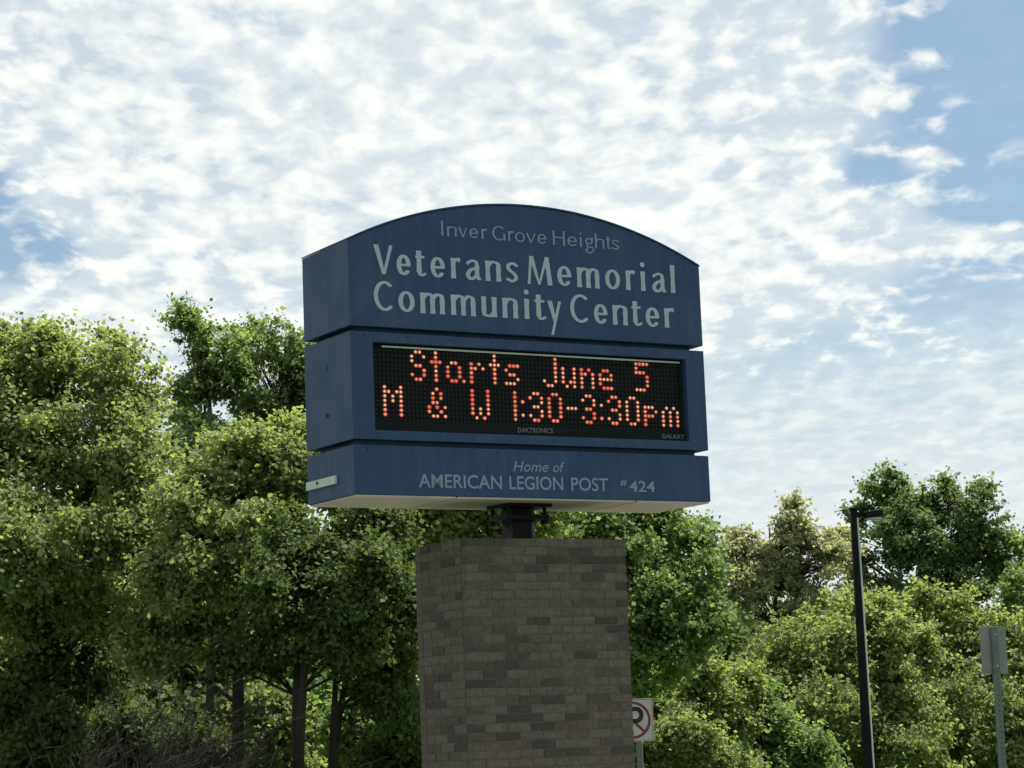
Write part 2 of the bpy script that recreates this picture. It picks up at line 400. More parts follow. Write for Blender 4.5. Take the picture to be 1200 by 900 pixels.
# ------------------------------------------------------------------ the sign
TH, SX, SY = 0.53341, -1.25989, 19.3
SW, SD = 3.3802, 0.8421
Z1, Z2B, Z2A, Z3B, Z3A, Z4 = 3.4994, 3.892, 3.939, 4.797, 4.8414, 5.5331
# local frame of the sign: x along its face, y into it, origin below the near left corner
sign = empty('community_center_sign', (SX, SY, 0), TH, label='large navy blue arched sign cabinet with red LED message board, on its brick pillar',
             cat='sign')
PKX, PKZ = 1.66, 5.930
def top_z(x):
    # circular arch through both top corners and the crown
    c = SW/2; s = PKZ-Z4; R = (c*c+s*s)/(2*s)
    return PKZ-R+math.sqrt(R*R-(x-c)**2)
def sheet(name, verts2, faces, m, y, parent, **kw):
    """flat print lying on the face: 2D x,z points at depth y (towards the viewer = negative)"""
    mb = MB(); mb.v = [(x, y, z) for x, z in verts2]; mb.f = [tuple(f) for f in faces]
    return mb.build(name, m, parent, **kw)

N = 40
arch = [(SW*i/N, top_z(SW*i/N)) for i in range(N+1)]
prof = [(0, Z3A), (SW, Z3A)]+list(reversed(arch))
upper = MB().prism(prof, 0, SD).build('upper_cabinet', M_navy, sign, bevel=0.006)
# folded edge of the cabinet following the arch, proud of the face
def arch_strip(o0, o1, y0, y1):
    mb = MB()
    for k in range(N):
        (xa, za), (xb, zb) = arch[k], arch[k+1]
        mb.prism([(xa, za+o0), (xb, zb+o0), (xb, zb+o1), (xa, za+o1)], y0, y1)
    return mb
arch_strip(0.002, 0.014, -0.010, SD+0.01).build('arch_cap', M_navy, upper)
# reveal blocks: recessed gaps between the three cabinets
REC = 0.085
MB().box(REC, SW-REC, REC, SD-REC, Z3B-.01, Z3A+.01).build('upper_gap', M_navy, sign)
MB().box(REC, SW-REC, REC, SD-REC, Z2B-.01, Z2A+.01).build('lower_gap', M_navy, sign)
# middle cabinet with an opening for the display
OX0, OX1, OZ0, OZ1 = 0.196, 3.190, 4.012, 4.719
DEP = 0.075
mid = MB()
mid.box(0, OX0, 0, SD, Z2A, Z3B); mid.box(OX1, SW, 0, SD, Z2A, Z3B)
mid.box(OX0, OX1, 0, SD, Z2A, OZ0); mid.box(OX0, OX1, 0, SD, OZ1, Z3B)
mid.box(OX0, OX1, 0.2, SD-.02, OZ0, OZ1)
middle = mid.build('display_cabinet', M_navy, sign)
lower = MB().box(0, SW, 0, SD, Z1, Z2B).build('lower_cabinet', M_navy, sign, bevel=0.006)
# corner posts: thin folded seams seen as paler lines at the near left corner
for nm, a, b in (('corner_trim', Z3A+.004, Z4-.01), ('corner_trim', Z2A+.004, Z3B-.004), ('corner_trim', Z1+.004, Z2B-.004)):
    MB().box(-.004, .010, -.004, .010, a, b).build(nm, M_navy, upper if a > 4.8 else middle if a > 3.9 else lower)
# underside: two pale panels with seams
sof = MB()
for a, b in ((.012, .905), (.925, 2.62), (2.64, SW-.012)):
    sof.box(a, b, .012, SD-.012, Z1-.012, Z1-.002)
for i, (a, b) in enumerate(((.012, .905), (.925, 2.62), (2.64, SW-.012))):
    MB().box(a, b, .012, SD-.012, Z1-.014, Z1-.002).build('soffit_panel', M_soffit, lower)
# screws along the cabinet edges
for z, par in ((Z2B-.03, lower), (Z3B-.03, middle)):
    mb = MB()
    for i in range(9):
        x = .12+i*(SW-.24)/8; mb.tube([(x, -.004, z), (x, .002, z)], .006, 6)
    mb.build('screws', M_navy_dark, par, kind='stuff')
# pale plate on the left flank, standing off it, with a small lock
pl = MB().box(-.022, 0, .30, .835, 3.615, 3.682).build('cover_plate', M_plate, lower, bevel=0.004, label='pale grey cover plate on the left side of the sign')
MB().tube([(-.028, .62, 3.655), (-.02, .62, 3.655)], .014, 8).build('lock', M_signblack, pl)
# vents / round knock-outs on the flank of the display cabinet
MB().tube([(-.006, .45, 4.56), (.002, .45, 4.56)], .028, 12).build('round_plug', M_navy, middle)
MB().tube([(-.006, .45, 4.18), (.002, .45, 4.18)], .020, 12).build('round_plug', M_navy_dark, middle)

# ---- message board
board = MB().box(OX0, OX1, DEP, .2, OZ0, OZ1).build('message_board', M_louver, sign, label='black LED message board reading Starts June 5, M & W 1:30-3:30pm')
PX, PZ = 0.0364, 0.0368
LX0, LZ0 = 0.3239-PX, 4.373+8*PZ           # column 0 is left of the M, row 0 the top text row
off = MB(); ncol, nrow = 80, 16
for r in range(-1, 16):
    zc = LZ0-r*PZ
    off.box(OX0+.05, OX1-.03, DEP-.014, DEP, zc+PZ*.36, zc+PZ*.50)      # louvre blade above each row
off.build('louvres', M_louver, board, kind='stuff')
off = MB()
for r in range(0, 16):
    for c in range(-1, 80):
        x, z = LX0+c*PX, LZ0-r*PZ; s = .0095
        off.box(x-s, x+s, DEP-.006, DEP, z-s, z+s)
off.build('unlit_pixels', M_offled, board, kind='stuff')
MB().box(OX0+.105, OX1-.03, DEP-.030, DEP-.004, 4.6875, 4.7005).build('top_strip', M_strip, board)
MB().box(OX0, OX0+.035, DEP-.02, DEP, OZ0, OZ1).box(OX1-.028, OX1, DEP-.02, DEP, OZ0, OZ1).box(OX0, OX1, DEP-.022, DEP, OZ0, OZ0+.03).build('display_frame', M_louver, board)
FONT = {
 'S': ['.##.', '#..#', '#...', '.##.', '...#', '#..#', '.##.'], 't': ['.#.', '.#.', '###', '.#.', '.#.', '.#.', '.#.'],
 'a': ['.....', '.....', '.##..', '#..#.', '#..#.', '#..#.', '.##.#'], 'r': ['....', '....', '#.#.', '##.#', '#...', '#...', '#...'],
 's': ['....', '....', '.###', '#...', '.##.', '...#', '###.'], 'J': ['...#', '...#', '...#', '...#', '...#', '#..#', '.##.'],
 'u': ['....', '....', '#..#', '#..#', '#..#', '#.##', '.#.#'], 'n': ['....', '....', '#.#.', '##.#', '#..#', '#..#', '#..#'],
 'e': ['....', '....', '.##.', '#..#', '####', '#...', '.###'], '5': ['####', '#...', '###.', '...#', '...#', '...#', '###.'],
 'M': ['#...#', '##.##', '#.#.#', '#.#.#', '#...#', '#...#', '#...#'], '&': ['..#..', '.#.#.', '.#.#.', '.##..', '#.#.#', '#..#.', '.##.#'],
 'W': ['#...#', '#...#', '#...#', '#...#', '#.#.#', '#.#.#', '.#.#.'], '1': ['#']*7, ':': ['.', '.', '#', '.', '.', '#', '.'],
 '3': ['.##.', '#..#', '...#', '.##.', '...#', '#..#', '.##.'], '0': ['.##.', '#..#', '#..#', '#..#', '#..#', '#..#', '.##.'],
 '-': ['...', '...', '...', '###', '...', '...', '...'], 'p': ['....', '....', '###.', '#..#', '###.', '#...', '#...'],
 'm': ['.....', '.....', '.#.#.', '#.#.#', '#.#.#', '#.#.#', '#.#.#']}
TEXT = [(0, [('S', 7), ('t', 12), ('a', 16), ('r', 22), ('t', 27), ('s', 31), ('J', 41), ('u', 46), ('n', 51), ('e', 56), ('5', 66)]),
        (8, [('M', 0), ('&', 11), ('W', 22), ('1', 33), (':', 35), ('3', 37), ('0', 42), ('-', 47), ('3', 51), (':', 56), ('3', 58), ('0', 63), ('p', 68), ('m', 73)])]
lr = random.Random(3)
led = [MB() for _ in M_led]; halo = [MB() for _ in M_halo]
def dome(mb, x, y, z, r, depth):
    b = len(mb.v); n = 8
    mb.v.append((x, y-depth, z))
    for k in range(n): mb.v.append((x+r*.6*math.cos(2*math.pi*k/n), y-depth*.8, z+r*.6*math.sin(2*math.pi*k/n)))
    for k in range(n): mb.v.append((x+r*math.cos(2*math.pi*k/n), y, z+r*math.sin(2*math.pi*k/n)))
    for k in range(n):
        j = (k+1) % n; mb.f += [(b, b+1+k, b+1+j), (b+1+k, b+1+n+k, b+1+n+j, b+1+j)]
for row0, items in TEXT:
    for ch, c0 in items:
        mood = lr.random()
        for r, line in enumerate(FONT[ch]):
            for c, s in enumerate(line):
                if s != '#': continue
                mood = 0.72*mood+0.28*lr.random()+lr.uniform(-.15, .15)
                k = 0 if mood < .45 else 3 if mood < .56 else 1 if mood < .68 else 2
                x, z = LX0+(c0+1+c)*PX, LZ0-(row0+r)*PZ
                dome(led[k], x, DEP-.008, z, .0116, .008)
                dome(halo[1 if k in (2, 3) else 0], x, DEP-.0065, z, .0205, .001)  # faint emissive ring painting the glow around each lit pixel
for k, mb in enumerate(led): mb.build('lit_pixels', M_led[k], board, kind='stuff')
for k, mb in enumerate(halo): mb.build('pixel_glow_rings', M_halo[k], board, kind='stuff')

# ---- lettering on the cabinets (flat vinyl, 3 mm proud)
def face_uv(px, py, y=0.0):
    """where a spot of the photograph lies on the sign's face: (x along the face, z)"""
    d = _fw + RT*(px-600)/F_PX - UP*(py-450)/F_PX
    n = np.array([math.sin(TH), -math.cos(TH), 0]); e = np.array([math.cos(TH), math.sin(TH), 0])
    c = np.array([SX, SY, 0])-n*y; t = ((c-CAM)@n)/(d@n); P = CAM+d*t
    return float((P-c)@e), float(P[2])
def letter_line(name, letters, base, cap, t, n, X, m, parent):
    """letters: (character, left px, right px); base: two baseline points; cap: cap height in metres"""
    (xa, ya), (xb, yb) = base
    root = empty(name, (0, 0, 0), parent=parent)
    for ch, l, r in letters:
        xm = (l+r)/2; yb_ = ya+(xm-xa)*(yb-ya)/(xb-xa)
        u0, z0 = face_uv(l, yb_); u1, _ = face_uv(r, yb_)
        w = (u1-u0)/cap
        vs, fs = contour_mesh(glyph(ch, w, t, n, X), -.06, w+.06, -.56 if ch in 'gy' else -.04, 1.06, 0.022)
        sheet('letter', [(u0+x*cap, z0+y*cap) for x, y in vs], fs, m, -.003, root)
    return root
L = lambda s: s
line1 = [('V', 438.2, 460.8), ('e', 465, 481.4), ('t', 487, 498.8), ('e', 504.7, 521.6), ('r', 528.6, 539.7), ('a', 546, 563.2), ('n', 569.3, 586.8), ('s', 593.8, 607),
         ('M', 618.3, 647), ('e', 653.3, 669.8), ('m', 676.7, 702.3), ('o', 709.4, 726.8), ('r', 733.7, 744.2), ('i', 750.6, 757), ('a', 764.4, 780.2), ('l', 785.5, 792)]
line2 = [('C', 438.2, 461.5), ('o', 467, 486), ('m', 493, 521), ('m', 529, 557.2), ('u', 564.7, 582), ('n', 589.3, 606.8), ('i', 614.3, 620.8), ('t', 627, 639.5),
         ('y', 642, 658.3), ('C', 668.5, 690.7), ('e', 696.3, 712.2), ('n', 718.5, 735.4), ('t', 740.5, 752.2), ('e', 757, 772.9), ('r', 779, 790.2)]
line0 = [('I', 516.8, 519.6), ('n', 524, 535), ('v', 537, 547.5), ('e', 550, 560.3), ('r', 564.2, 570.5), ('G', 577, 592), ('r', 595.5, 602), ('o', 603.5, 615.2), ('v', 616.3, 627.8), ('e', 630, 640.3),
         ('H', 648, 661.8), ('e', 665, 676), ('i', 679.3, 682), ('g', 685.6, 696.2), ('h', 697.4, 708), ('t', 710.4, 716.2), ('s', 717.2, 725.5)]
letter_line('lettering', line1, ((451, 320.6), (790, 343.2)), 0.238, 0.170, 0.082, 0.71, M_vinyl, sign)
letter_line('lettering', line2, ((451, 363.4), (790, 384.2)), 0.240, 0.170, 0.082, 0.70, M_vinyl, sign)
letter_line('lettering', line0, ((518, 275.8), (722, 292.3)), 0.122, 0.135, 0.080, 0.68, M_vinyl_thin, sign)

def font_line(name, words, m, parent, shear=0.0, y=-.003, depth_y=0.0, bold=0.0, split=True):
    """words: (text, left px, right px, baseline px at left, baseline px at right, height in metres)"""
    root = empty(name, (0, 0, 0), parent=parent) if split else None
    V = []; Fa = []
    for txt, l, r, bl, br, hgt in words:
        cu = bpy.data.curves.new('txt', 'FONT'); cu.body = txt; cu.resolution_u = 4; cu.shear = shear; cu.offset = bold
        ob = bpy.data.objects.new('txt', cu); COL.objects.link(ob)
        me = ob.to_mesh()
        P = np.array([v.co[:2] for v in me.vertices]); x0, x1 = P[:, 0].min(), P[:, 0].max()
        H = P[:, 1].max() if txt[0] != '#' else P[:, 1].max()
        (u0, z0), (u1, z1) = face_uv(l, bl, depth_y), face_uv(r, br, depth_y)
        b = len(V)
        for x, yy in P:
            k = (x-x0)/(x1-x0); V.append((u0+k*(u1-u0), z0+k*(z1-z0)+yy/H*hgt))
        Fa += [[b+i for i in p.vertices] for p in me.polygons]
        ob.to_mesh_clear(); bpy.data.objects.remove(ob); bpy.data.curves.remove(cu)
    if not split: return sheet(name, V, Fa, m, y, parent, kind='stuff')
    par = list(range(len(V)))                  # every separate letter becomes a part of its own
    def find(i):
        while par[i] != i: par[i] = par[par[i]]; i = par[i]
        return i
    for f in Fa:
        for i in f[1:]: par[find(i)] = find(f[0])
    isl = {}
    for f in Fa: isl.setdefault(find(f[0]), []).append(f)
    for fs in isl.values():
        ids = sorted({i for f in fs for i in f}); mp = {i: k for k, i in enumerate(ids)}
        sheet('letter', [V[i] for i in ids], [[mp[i] for i in f] for f in fs], m, y, root)
    return root
font_line('lettering', [('AMERICAN', 490.6, 588.3, 570.8, 573.0, .108), ('LEGION', 597, 660, 573.1, 574.4, .108), ('POST', 669.5, 712.8, 574.6, 575.6, .108),
          ('#', 726.6, 734.6, 568.6, 568.8, .046), ('424', 737.4, 767.6, 576.0, 576.7, .092)], M_vinyl_thin, sign, bold=0.012)
font_line('lettering', [('Home', 601.5, 642.5, 552.2, 553.0, .084), ('of', 648, 661.8, 553.2, 553.5, .084)], M_vinyl_thin, sign, shear=0.25, bold=0.004)
font_line('maker_badge', [('DAKTRONICS', 607, 648, 506.6, 507.4, .040)], M_badge, board, y=DEP-.024, depth_y=DEP-.024, bold=0.006, split=False)
font_line('model_badge', [('GALAXY', 776, 802, 513.4, 514.2, .036)], M_badge, board, y=DEP-.024, depth_y=DEP-.024, bold=0.004, split=False)

# ------------------------------------------------------------------ brick pillar
PW, PD, PTOP = 1.504, 0.860, 3.169
pc = np.array([SX, SY])+0.976*np.array([math.cos(TH), math.sin(TH)])-0.0088*np.array([-math.sin(TH), math.cos(TH)])
pillar = empty('brick_pillar', (pc[0], pc[1], 0), TH, label='broad brown and grey brick pillar carrying the blue sign', cat='pillar')
CH = 0.0705; BL = PW/7.0; J = 0.008
MB().box(.002, PW-.002, .002, PD-.002, 0, PTOP-.004).build('mortar_core', M_mortar, pillar)
br = random.Random(11)
def brick_mesh(w, d, h):
    mb = MB(); c = .0035
    x, y, z = w/2, d/2, h/2
    lv = [(-z, c), (-z+c, 0), (z-c, 0), (z, c)]
    for zz, i in lv: mb.v += [(-x+i, -y+i, zz), (x-i, -y+i, zz), (x-i, y-i, zz), (-x+i, y-i, zz)]
    mb.f += [(3, 2, 1, 0), (12, 13, 14, 15)]
    for k in range(3):
        for j in range(4): a = k*4+j; b = k*4+(j+1) % 4; mb.f.append((a, b, b+4, a+4))
    me = bpy.data.meshes.new('brick'); me.from_pydata(mb.v, [], mb.f); me.materials.append(M_brick)
    return me
meshes = {}
def brick(cx, cy, cz, w, d, h, stuff=None):
    if stuff is not None:
        stuff.box(cx-w/2, cx+w/2, cy-d/2, cy+d/2, cz-h/2, cz+h/2); return
    key = (round(w, 3), round(d, 3))
    if key not in meshes: meshes[key] = brick_mesh(w, d, h)
    o = bpy.data.objects.new('brick', meshes[key]); o.location = (cx, cy, cz+br.uniform(-.0008, .0008)); o.rotation_euler = (br.uniform(-.004, .004), 0, br.uniform(-.006, .006))
    COL.objects.link(o); o.parent = pillar
nrows = int(PTOP/CH); rest = MB(); count = 0; bd = 0.09
for r in range(nrows):
    z = PTOP-CH*(r+.5); h = CH-J
    seen = z > 1.42
    odd = r % 2
    # front (y=0) and back faces; corner bricks alternate between front and flank
    xs = [0.0]+[BL*(i+(.5 if odd else 0)) for i in range(0 if odd else 1, 7)]+[PW]
    for a, b in zip(xs[:-1], xs[1:]):
        jit = br.uniform(-.0022, .0022)
        s = None if seen else rest
        la = a-.004 if a == 0 else a+J/2; lb = b+.004 if b == PW else b-J/2
        brick((la+lb)/2, bd/2-.004+jit, z, lb-la, bd, h, s)
        brick((la+lb)/2, PD-bd/2+.004, z, lb-la, bd, h, rest)
    ys = [bd]+[bd+.0+BL*(i+(0 if odd else .5)) for i in range(1 if odd else 0, 4) if bd+BL*(i+(0 if odd else .5)) < PD-bd-.06]+[PD-bd]
    for a, b in zip(ys[:-1], ys[1:]):
        jit = br.uniform(-.002, .002); s = None if seen else rest
        brick(bd/2-.004+jit, (a+b)/2, z, bd, b-a-J, h, s)
        brick(PW-bd/2+.004, (a+b)/2, z, bd, b-a-J, h, rest)
rest.build('brickwork', M_brick, pillar, kind='stuff')

# ------------------------------------------------------------------ steel support between pillar and cabinet
sup = empty('sign_support', (SX+1.72*math.cos(TH)-.42*math.sin(TH), SY+1.72*math.sin(TH)+.42*math.cos(TH), PTOP), TH,
            label='short black steel column joining the pillar top to the sign underside', cat='support')
hgt = Z1-.014-PTOP
MB().box(-.105, .075, -.09, .09, -.01, hgt-.03).build('column', M_black, sup, bevel=.01)
MB().box(-.20, .23, -.17, .17, hgt-.028, hgt+.002).build('top_plate', M_black, sup)
MB().box(-.19, .20, -.16, .16, hgt-.135, hgt-.095).build('lower_plate', M_black, sup)
for x, y in ((-.17, -.13), (.18, -.13), (-.17, .13), (.18, .13)):
    MB().tube([(x, y, hgt-.165), (x, y, hgt-.028)], .016, 8).build('bolt', M_black, sup)
    MB().tube([(x, y, hgt-.165), (x, y, hgt-.125)], .032, 6).build('nut', M_black, sup)
MB().tube([(.118, -.02, -.01), (.118, -.02, hgt)], .022, 10).build('conduit_or_lit_edge', M_greypipe, sup, smooth=True)
MB().tube([(.162, .02, -.01), (.162, .02, hgt-.02)], .009, 8).build('conduit_or_lit_edge', M_greypipe, sup, smooth=True)

# ------------------------------------------------------------------ road furniture
def rot_at(px, py, Y, rz, name, **kw):
    p = at(px, py, Y); return empty(name, (p[0], p[1], 0), rz, **kw), float(p[2])
# no parking sign, half hidden by the pillar
ns, zc = rot_at(741.0, 844, 27.5, math.radians(-10), 'no_parking_sign', label='white no parking sign with red circle, half hidden behind the brick pillar', cat='sign')
S = .232
panel = MB().box(-S, S, -.004, .0, zc-S, zc+S).build('panel', M_signwhite, ns, bevel=.001)
MB().box(-S+.008, S-.008, -.0052, -.004, zc+S-.014, zc+S-.010).box(-S+.008, S-.008, -.0052, -.004, zc-S+.010, zc-S+.014).box(S-.014, S-.010, -.0052, -.004, zc-S+.014, zc+S-.014).box(-S+.010, -S+.014, -.0052, -.004, zc-S+.014, zc+S-.014).build('border_line', M_signblack, panel)
def ring(r0, r1, y0, n=48):
    mb = MB()
    for k in range(n):
        a, b = 2*math.pi*k/n, 2*math.pi*(k+1)/n
        mb.v += [(r0*math.cos(a), y0, zc+r0*math.sin(a)), (r1*math.cos(a), y0, zc+r1*math.sin(a)), (r1*math.cos(b), y0, zc+r1*math.sin(b)), (r0*math.cos(b), y0, zc+r0*math.sin(b))]
        i = len(mb.v)-4; mb.f.append((i, i+1, i+2, i+3))
    return mb
ring(.176, .204, -.0062).build('red_circle', M_red, panel)
vs, fs = contour_mesh([('poly', [(-.105, -.15), (-.055, -.15), (-.055, .145), (-.105, .145)]), ('pen', [(-.08, .122)]+arc(.045, .056, .058, .066, 90, -90, 16)+[(-.08, -.010)], .046, .046)], -.13, .15, -.17, .17, .007)
sheet('letter_p', [(x, z+zc) for x, z in vs], fs, M_signblack, -.0090, panel)
MB().prism([(-.126, zc+.106), (-.106, zc+.126), (.135, zc-.115), (.115, zc-.135)], -.0076, -.0066).build('red_slash', M_red, panel)
MB().box(.03, .095, .003, .012, 0, zc+.2).box(.03, .038, .012, .035, 0, zc+.2).box(.087, .095, .012, .035, 0, zc+.2).build('post', M_postgreen, ns)
for z in (zc-.15, zc+.15): MB().tube([(.0, -.012, z), (.0, .003, z)], .010, 6).build('bolt', M_galv, ns)

# back of a sign at the right edge
bs, zc = rot_at(1164.5, 762, 24.0, math.radians(24), 'road_sign', label='plain grey back of a small rectangular sign on a thin post, far right', cat='sign')
p2 = MB().box(-.150, .150, -.003, 0, zc-.228, zc+.228).build('panel', M_signback, bs, bevel=.001)
MB().box(-.035, .035, -.036, -.028, 0, zc+.215).box(-.035, -.028, -.028, -.004, 0, zc+.215).box(.028, .035, -.028, -.004, 0, zc+.215).build('post', M_postgreen, bs)
for z in (zc-.15, zc+.15): MB().tube([(0, -.046, z), (0, -.034, z)], .010, 6).build('bolt', M_galv, bs)
holes = MB()
for i in range(40):
    z = .25+i*.0508
    if z < zc-.25: holes.box(-.006, .006, -.0375, -.0355, z-.006, z+.006)
holes.build('punched_holes', M_signblack, bs, kind='stuff')

# parking lot lamp
lp, zt = rot_at(999.5, 597, 45.0, math.radians(8), 'lamp_post', label='tall black square parking lot lamp post with a single boxy head', cat='lamp post')
mb = MB(); w0, w1 = .076, .050
mb.v = [(-w0, -w0, 0), (w0, -w0, 0), (w0, w0, 0), (-w0, w0, 0), (-w1, -w1, zt), (w1, -w1, zt), (w1, w1, zt), (-w1, w1, zt)]
mb.f = [(0, 3, 2, 1), (4, 5, 6, 7), (0, 1, 5, 4), (1, 2, 6, 5), (2, 3, 7, 6), (3, 0, 4, 7)]
mb.build('pole', M_black, lp, bevel=.008)
MB().tube([(w0+.016, -.05, .3), (w1+.016, -.04, zt-.16)], .019, 8).build('conduit_or_lit_edge', M_plate, lp)  # added pale strip: the bright right edge of the pole put into colour
MB().box(-w1-.012, w1+.012, -w1-.012, w1+.012, zt, zt+.025).build('pole_cap', M_black, lp)
MB().box(-.17, .17, -.17, .17, 0, .03).build('base_plate', M_black, lp)
MB().box(w1, .20, -.035, .035, zt-.135, zt-.055).build('arm', M_black, lp)
hd = MB().prism([(.19, zt-.155), (.25, zt-.17), (.52, zt-.145), (.52, zt-.02), (.19, zt-.055)], -.16, .16).build('lamp_head', M_black, lp, bevel=.012)
MB().box(.24, .48, -.12, .12, zt-.19, zt-.160).build('lens', M_plate, hd)

# ------------------------------------------------------------------ trees
def bark_mat(name, c0, c1):
    return simple(name, c0, c1, 6, 0.95, 0.1, 0, 0.8, stretch=(1, 1, 0.25))
M_bark = bark_mat('grey_brown_bark', (0.020, 0.018, 0.015), (0.050, 0.044, 0.037))
M_twig = bark_mat('dead_grey_twigs', (0.020, 0.020, 0.017), (0.045, 0.043, 0.038))
def leaf_mat(name, dark, mid_, light, trans=0.45):
    m = bpy.data.materials.new(name); m.use_nodes = True
    t = NT(m.node_tree)
    for n in list(t.n): t.n.remove(n)
    tc = t.new('ShaderNodeTexCoord').outputs['Object']
    at_ = t.new('ShaderNodeAttribute', attribute_name='tone').outputs['Fac']
    n = t.noise(tc, 0.55, 3, 0.55)
    f = t.math('ADD', t.math('MULTIPLY', at_, 0.55), t.math('MULTIPLY', n, 0.45))
    c = t.ramp(f, [(0.22, dark), (0.5, mid_), (0.8, light)])
    di = t.new('ShaderNodeBsdfPrincipled'); t.l.new(c, di.inputs['Base Color']); di.inputs['Roughness'].default_value = 0.62; di.inputs['Specular IOR Level'].default_value = 0.22
    tr = t.new('ShaderNodeBsdfTranslucent')
    g = t.new('ShaderNodeMix', data_type='RGBA', blend_type='MULTIPLY'); g.inputs[0].default_value = 1.0
    t.l.new(c, g.inputs[6]); g.inputs[7].default_value = (1.45, 1.40, 0.70, 1); g.clamp_result = False
    t.l.new(g.outputs[2], tr.inputs['Color'])
    mx = t.new('ShaderNodeMixShader'); mx.inputs[0].default_value = trans+.06
    t.l.new(di.outputs[0], mx.inputs[1]); t.l.new(tr.outputs[0], mx.inputs[2])
    o = t.new('ShaderNodeOutputMaterial'); t.l.new(mx.outputs[0], o.inputs[0])
    return m
LEAF = {
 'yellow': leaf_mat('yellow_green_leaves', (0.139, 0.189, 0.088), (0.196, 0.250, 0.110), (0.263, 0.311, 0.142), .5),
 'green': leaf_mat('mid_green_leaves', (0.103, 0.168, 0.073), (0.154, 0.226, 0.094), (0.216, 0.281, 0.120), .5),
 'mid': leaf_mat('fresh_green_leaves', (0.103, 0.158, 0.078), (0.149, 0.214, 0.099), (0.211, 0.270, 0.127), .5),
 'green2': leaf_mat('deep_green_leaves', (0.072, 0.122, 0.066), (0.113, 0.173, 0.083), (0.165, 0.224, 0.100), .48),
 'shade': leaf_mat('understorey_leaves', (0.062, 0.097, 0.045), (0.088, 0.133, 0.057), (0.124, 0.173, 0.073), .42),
 'dark': leaf_mat('shaded_dark_green_leaves', (0.050, 0.082, 0.032), (0.074, 0.112, 0.040), (0.105, 0.146, 0.050), .42),  # darker species green, with canopy shade put into the colour too
 'olive': leaf_mat('olive_grey_leaves', (0.242, 0.270, 0.195), (0.304, 0.326, 0.236), (0.371, 0.372, 0.289), .55),
}
def crown_mesh(name, centre, clumps, per, size, m, R):
    """clumps: (x,y,z,r). leaves are folded quads scattered through every clump"""
    C = np.array([c[:3] for c in clumps]); Rr = np.array([c[3] for c in clumps])
    w = Rr**2; cnt = np.maximum(4, (per*len(clumps)*w/w.sum()).astype(int))
    idx = np.repeat(np.arange(len(clumps)), cnt); n = len(idx)
    d = R.normal(size=(n, 3)); d /= np.linalg.norm(d, axis=1)[:, None]
    rad = np.minimum(np.abs(R.normal(size=n))*.62+.12, 1.55)
    lump = 1+0.30*np.sin(d@np.array([3.1, 1.7, 2.3])*3+idx)+0.18*np.sin(d@np.array([-2.3, 4.7, 1.3])*4+idx*1.7)
    # sprays: leaves gather along short twigs that leave the clump
    tw = R.normal(size=(len(clumps), 7, 3)); tw /= np.linalg.norm(tw, axis=2)[:, :, None]; tw[:, :, 2] = tw[:, :, 2]*.7+.15
    tsel = tw[idx, R.integers(0, 7, n)]; on = (R.random(n) < .45)[:, None]
    pos0 = C[idx]+d*(rad*lump*Rr[idx])[:, None]*np.array([1.05, 1.05, 0.75])
    pos1 = C[idx]+(tsel*(R.random(n)**.8*1.45)[:, None]+R.normal(size=(n, 3))*.16)*Rr[idx][:, None]
    pos = np.where(on, pos1, pos0)
    # leaf normal: outward and up, with plenty of scatter
    out = (pos-C.mean(axis=0))*np.array([1, 1, .4]); out /= np.linalg.norm(out, axis=1)[:, None]
    nrm = d*0.40+np.array([0, 0, 0.45])+out*.35+R.normal(size=(n, 3))*0.50
    nrm /= np.linalg.norm(nrm, axis=1)[:, None]
    a = np.cross(nrm, R.normal(size=(n, 3))); a /= np.linalg.norm(a, axis=1)[:, None]+1e-9
    b = np.cross(nrm, a)
    L_ = size*(0.55+0.75*R.random(n))[:, None]; W_ = L_*(0.36+.14*R.random(n)[:, None])
    # each leaf a kite-shaped facet of two triangles folded along the midrib
    v = np.empty((n, 4, 3))
    v[:, 0] = pos-a*L_*.55; v[:, 1] = pos+b*W_-a*L_*.08; v[:, 2] = pos+a*L_*.55-nrm*L_*.15; v[:, 3] = pos-b*W_-a*L_*.08-nrm*W_*.5
    v -= centre
    me = bpy.data.meshes.new(name); me.vertices.add(n*4); me.vertices.foreach_set('co', v.reshape(-1).astype(np.float32))
    tri = np.array([[0, 1, 2], [0, 2, 3]]); li = (np.arange(n)[:, None, None]*4+tri[None]).reshape(-1)
    me.loops.add(n*6); me.loops.foreach_set('vertex_index', li.astype(np.int32))
    me.polygons.add(n*2); me.polygons.foreach_set('loop_start', np.arange(0, n*6, 3, dtype=np.int32)); me.polygons.foreach_set('loop_total', np.full(n*2, 3, np.int32))
    tone = np.repeat(np.clip(0.5+R.normal(size=n)*.15+(np.repeat(R.normal(size=len(clumps))*.14, cnt)), 0, 1), 2)
    at_ = me.attributes.new('tone', 'FLOAT', 'FACE'); at_.data.foreach_set('value', tone.astype(np.float32))
    me.materials.append(m); me.update(); me.validate()
    return me
NL = [0]
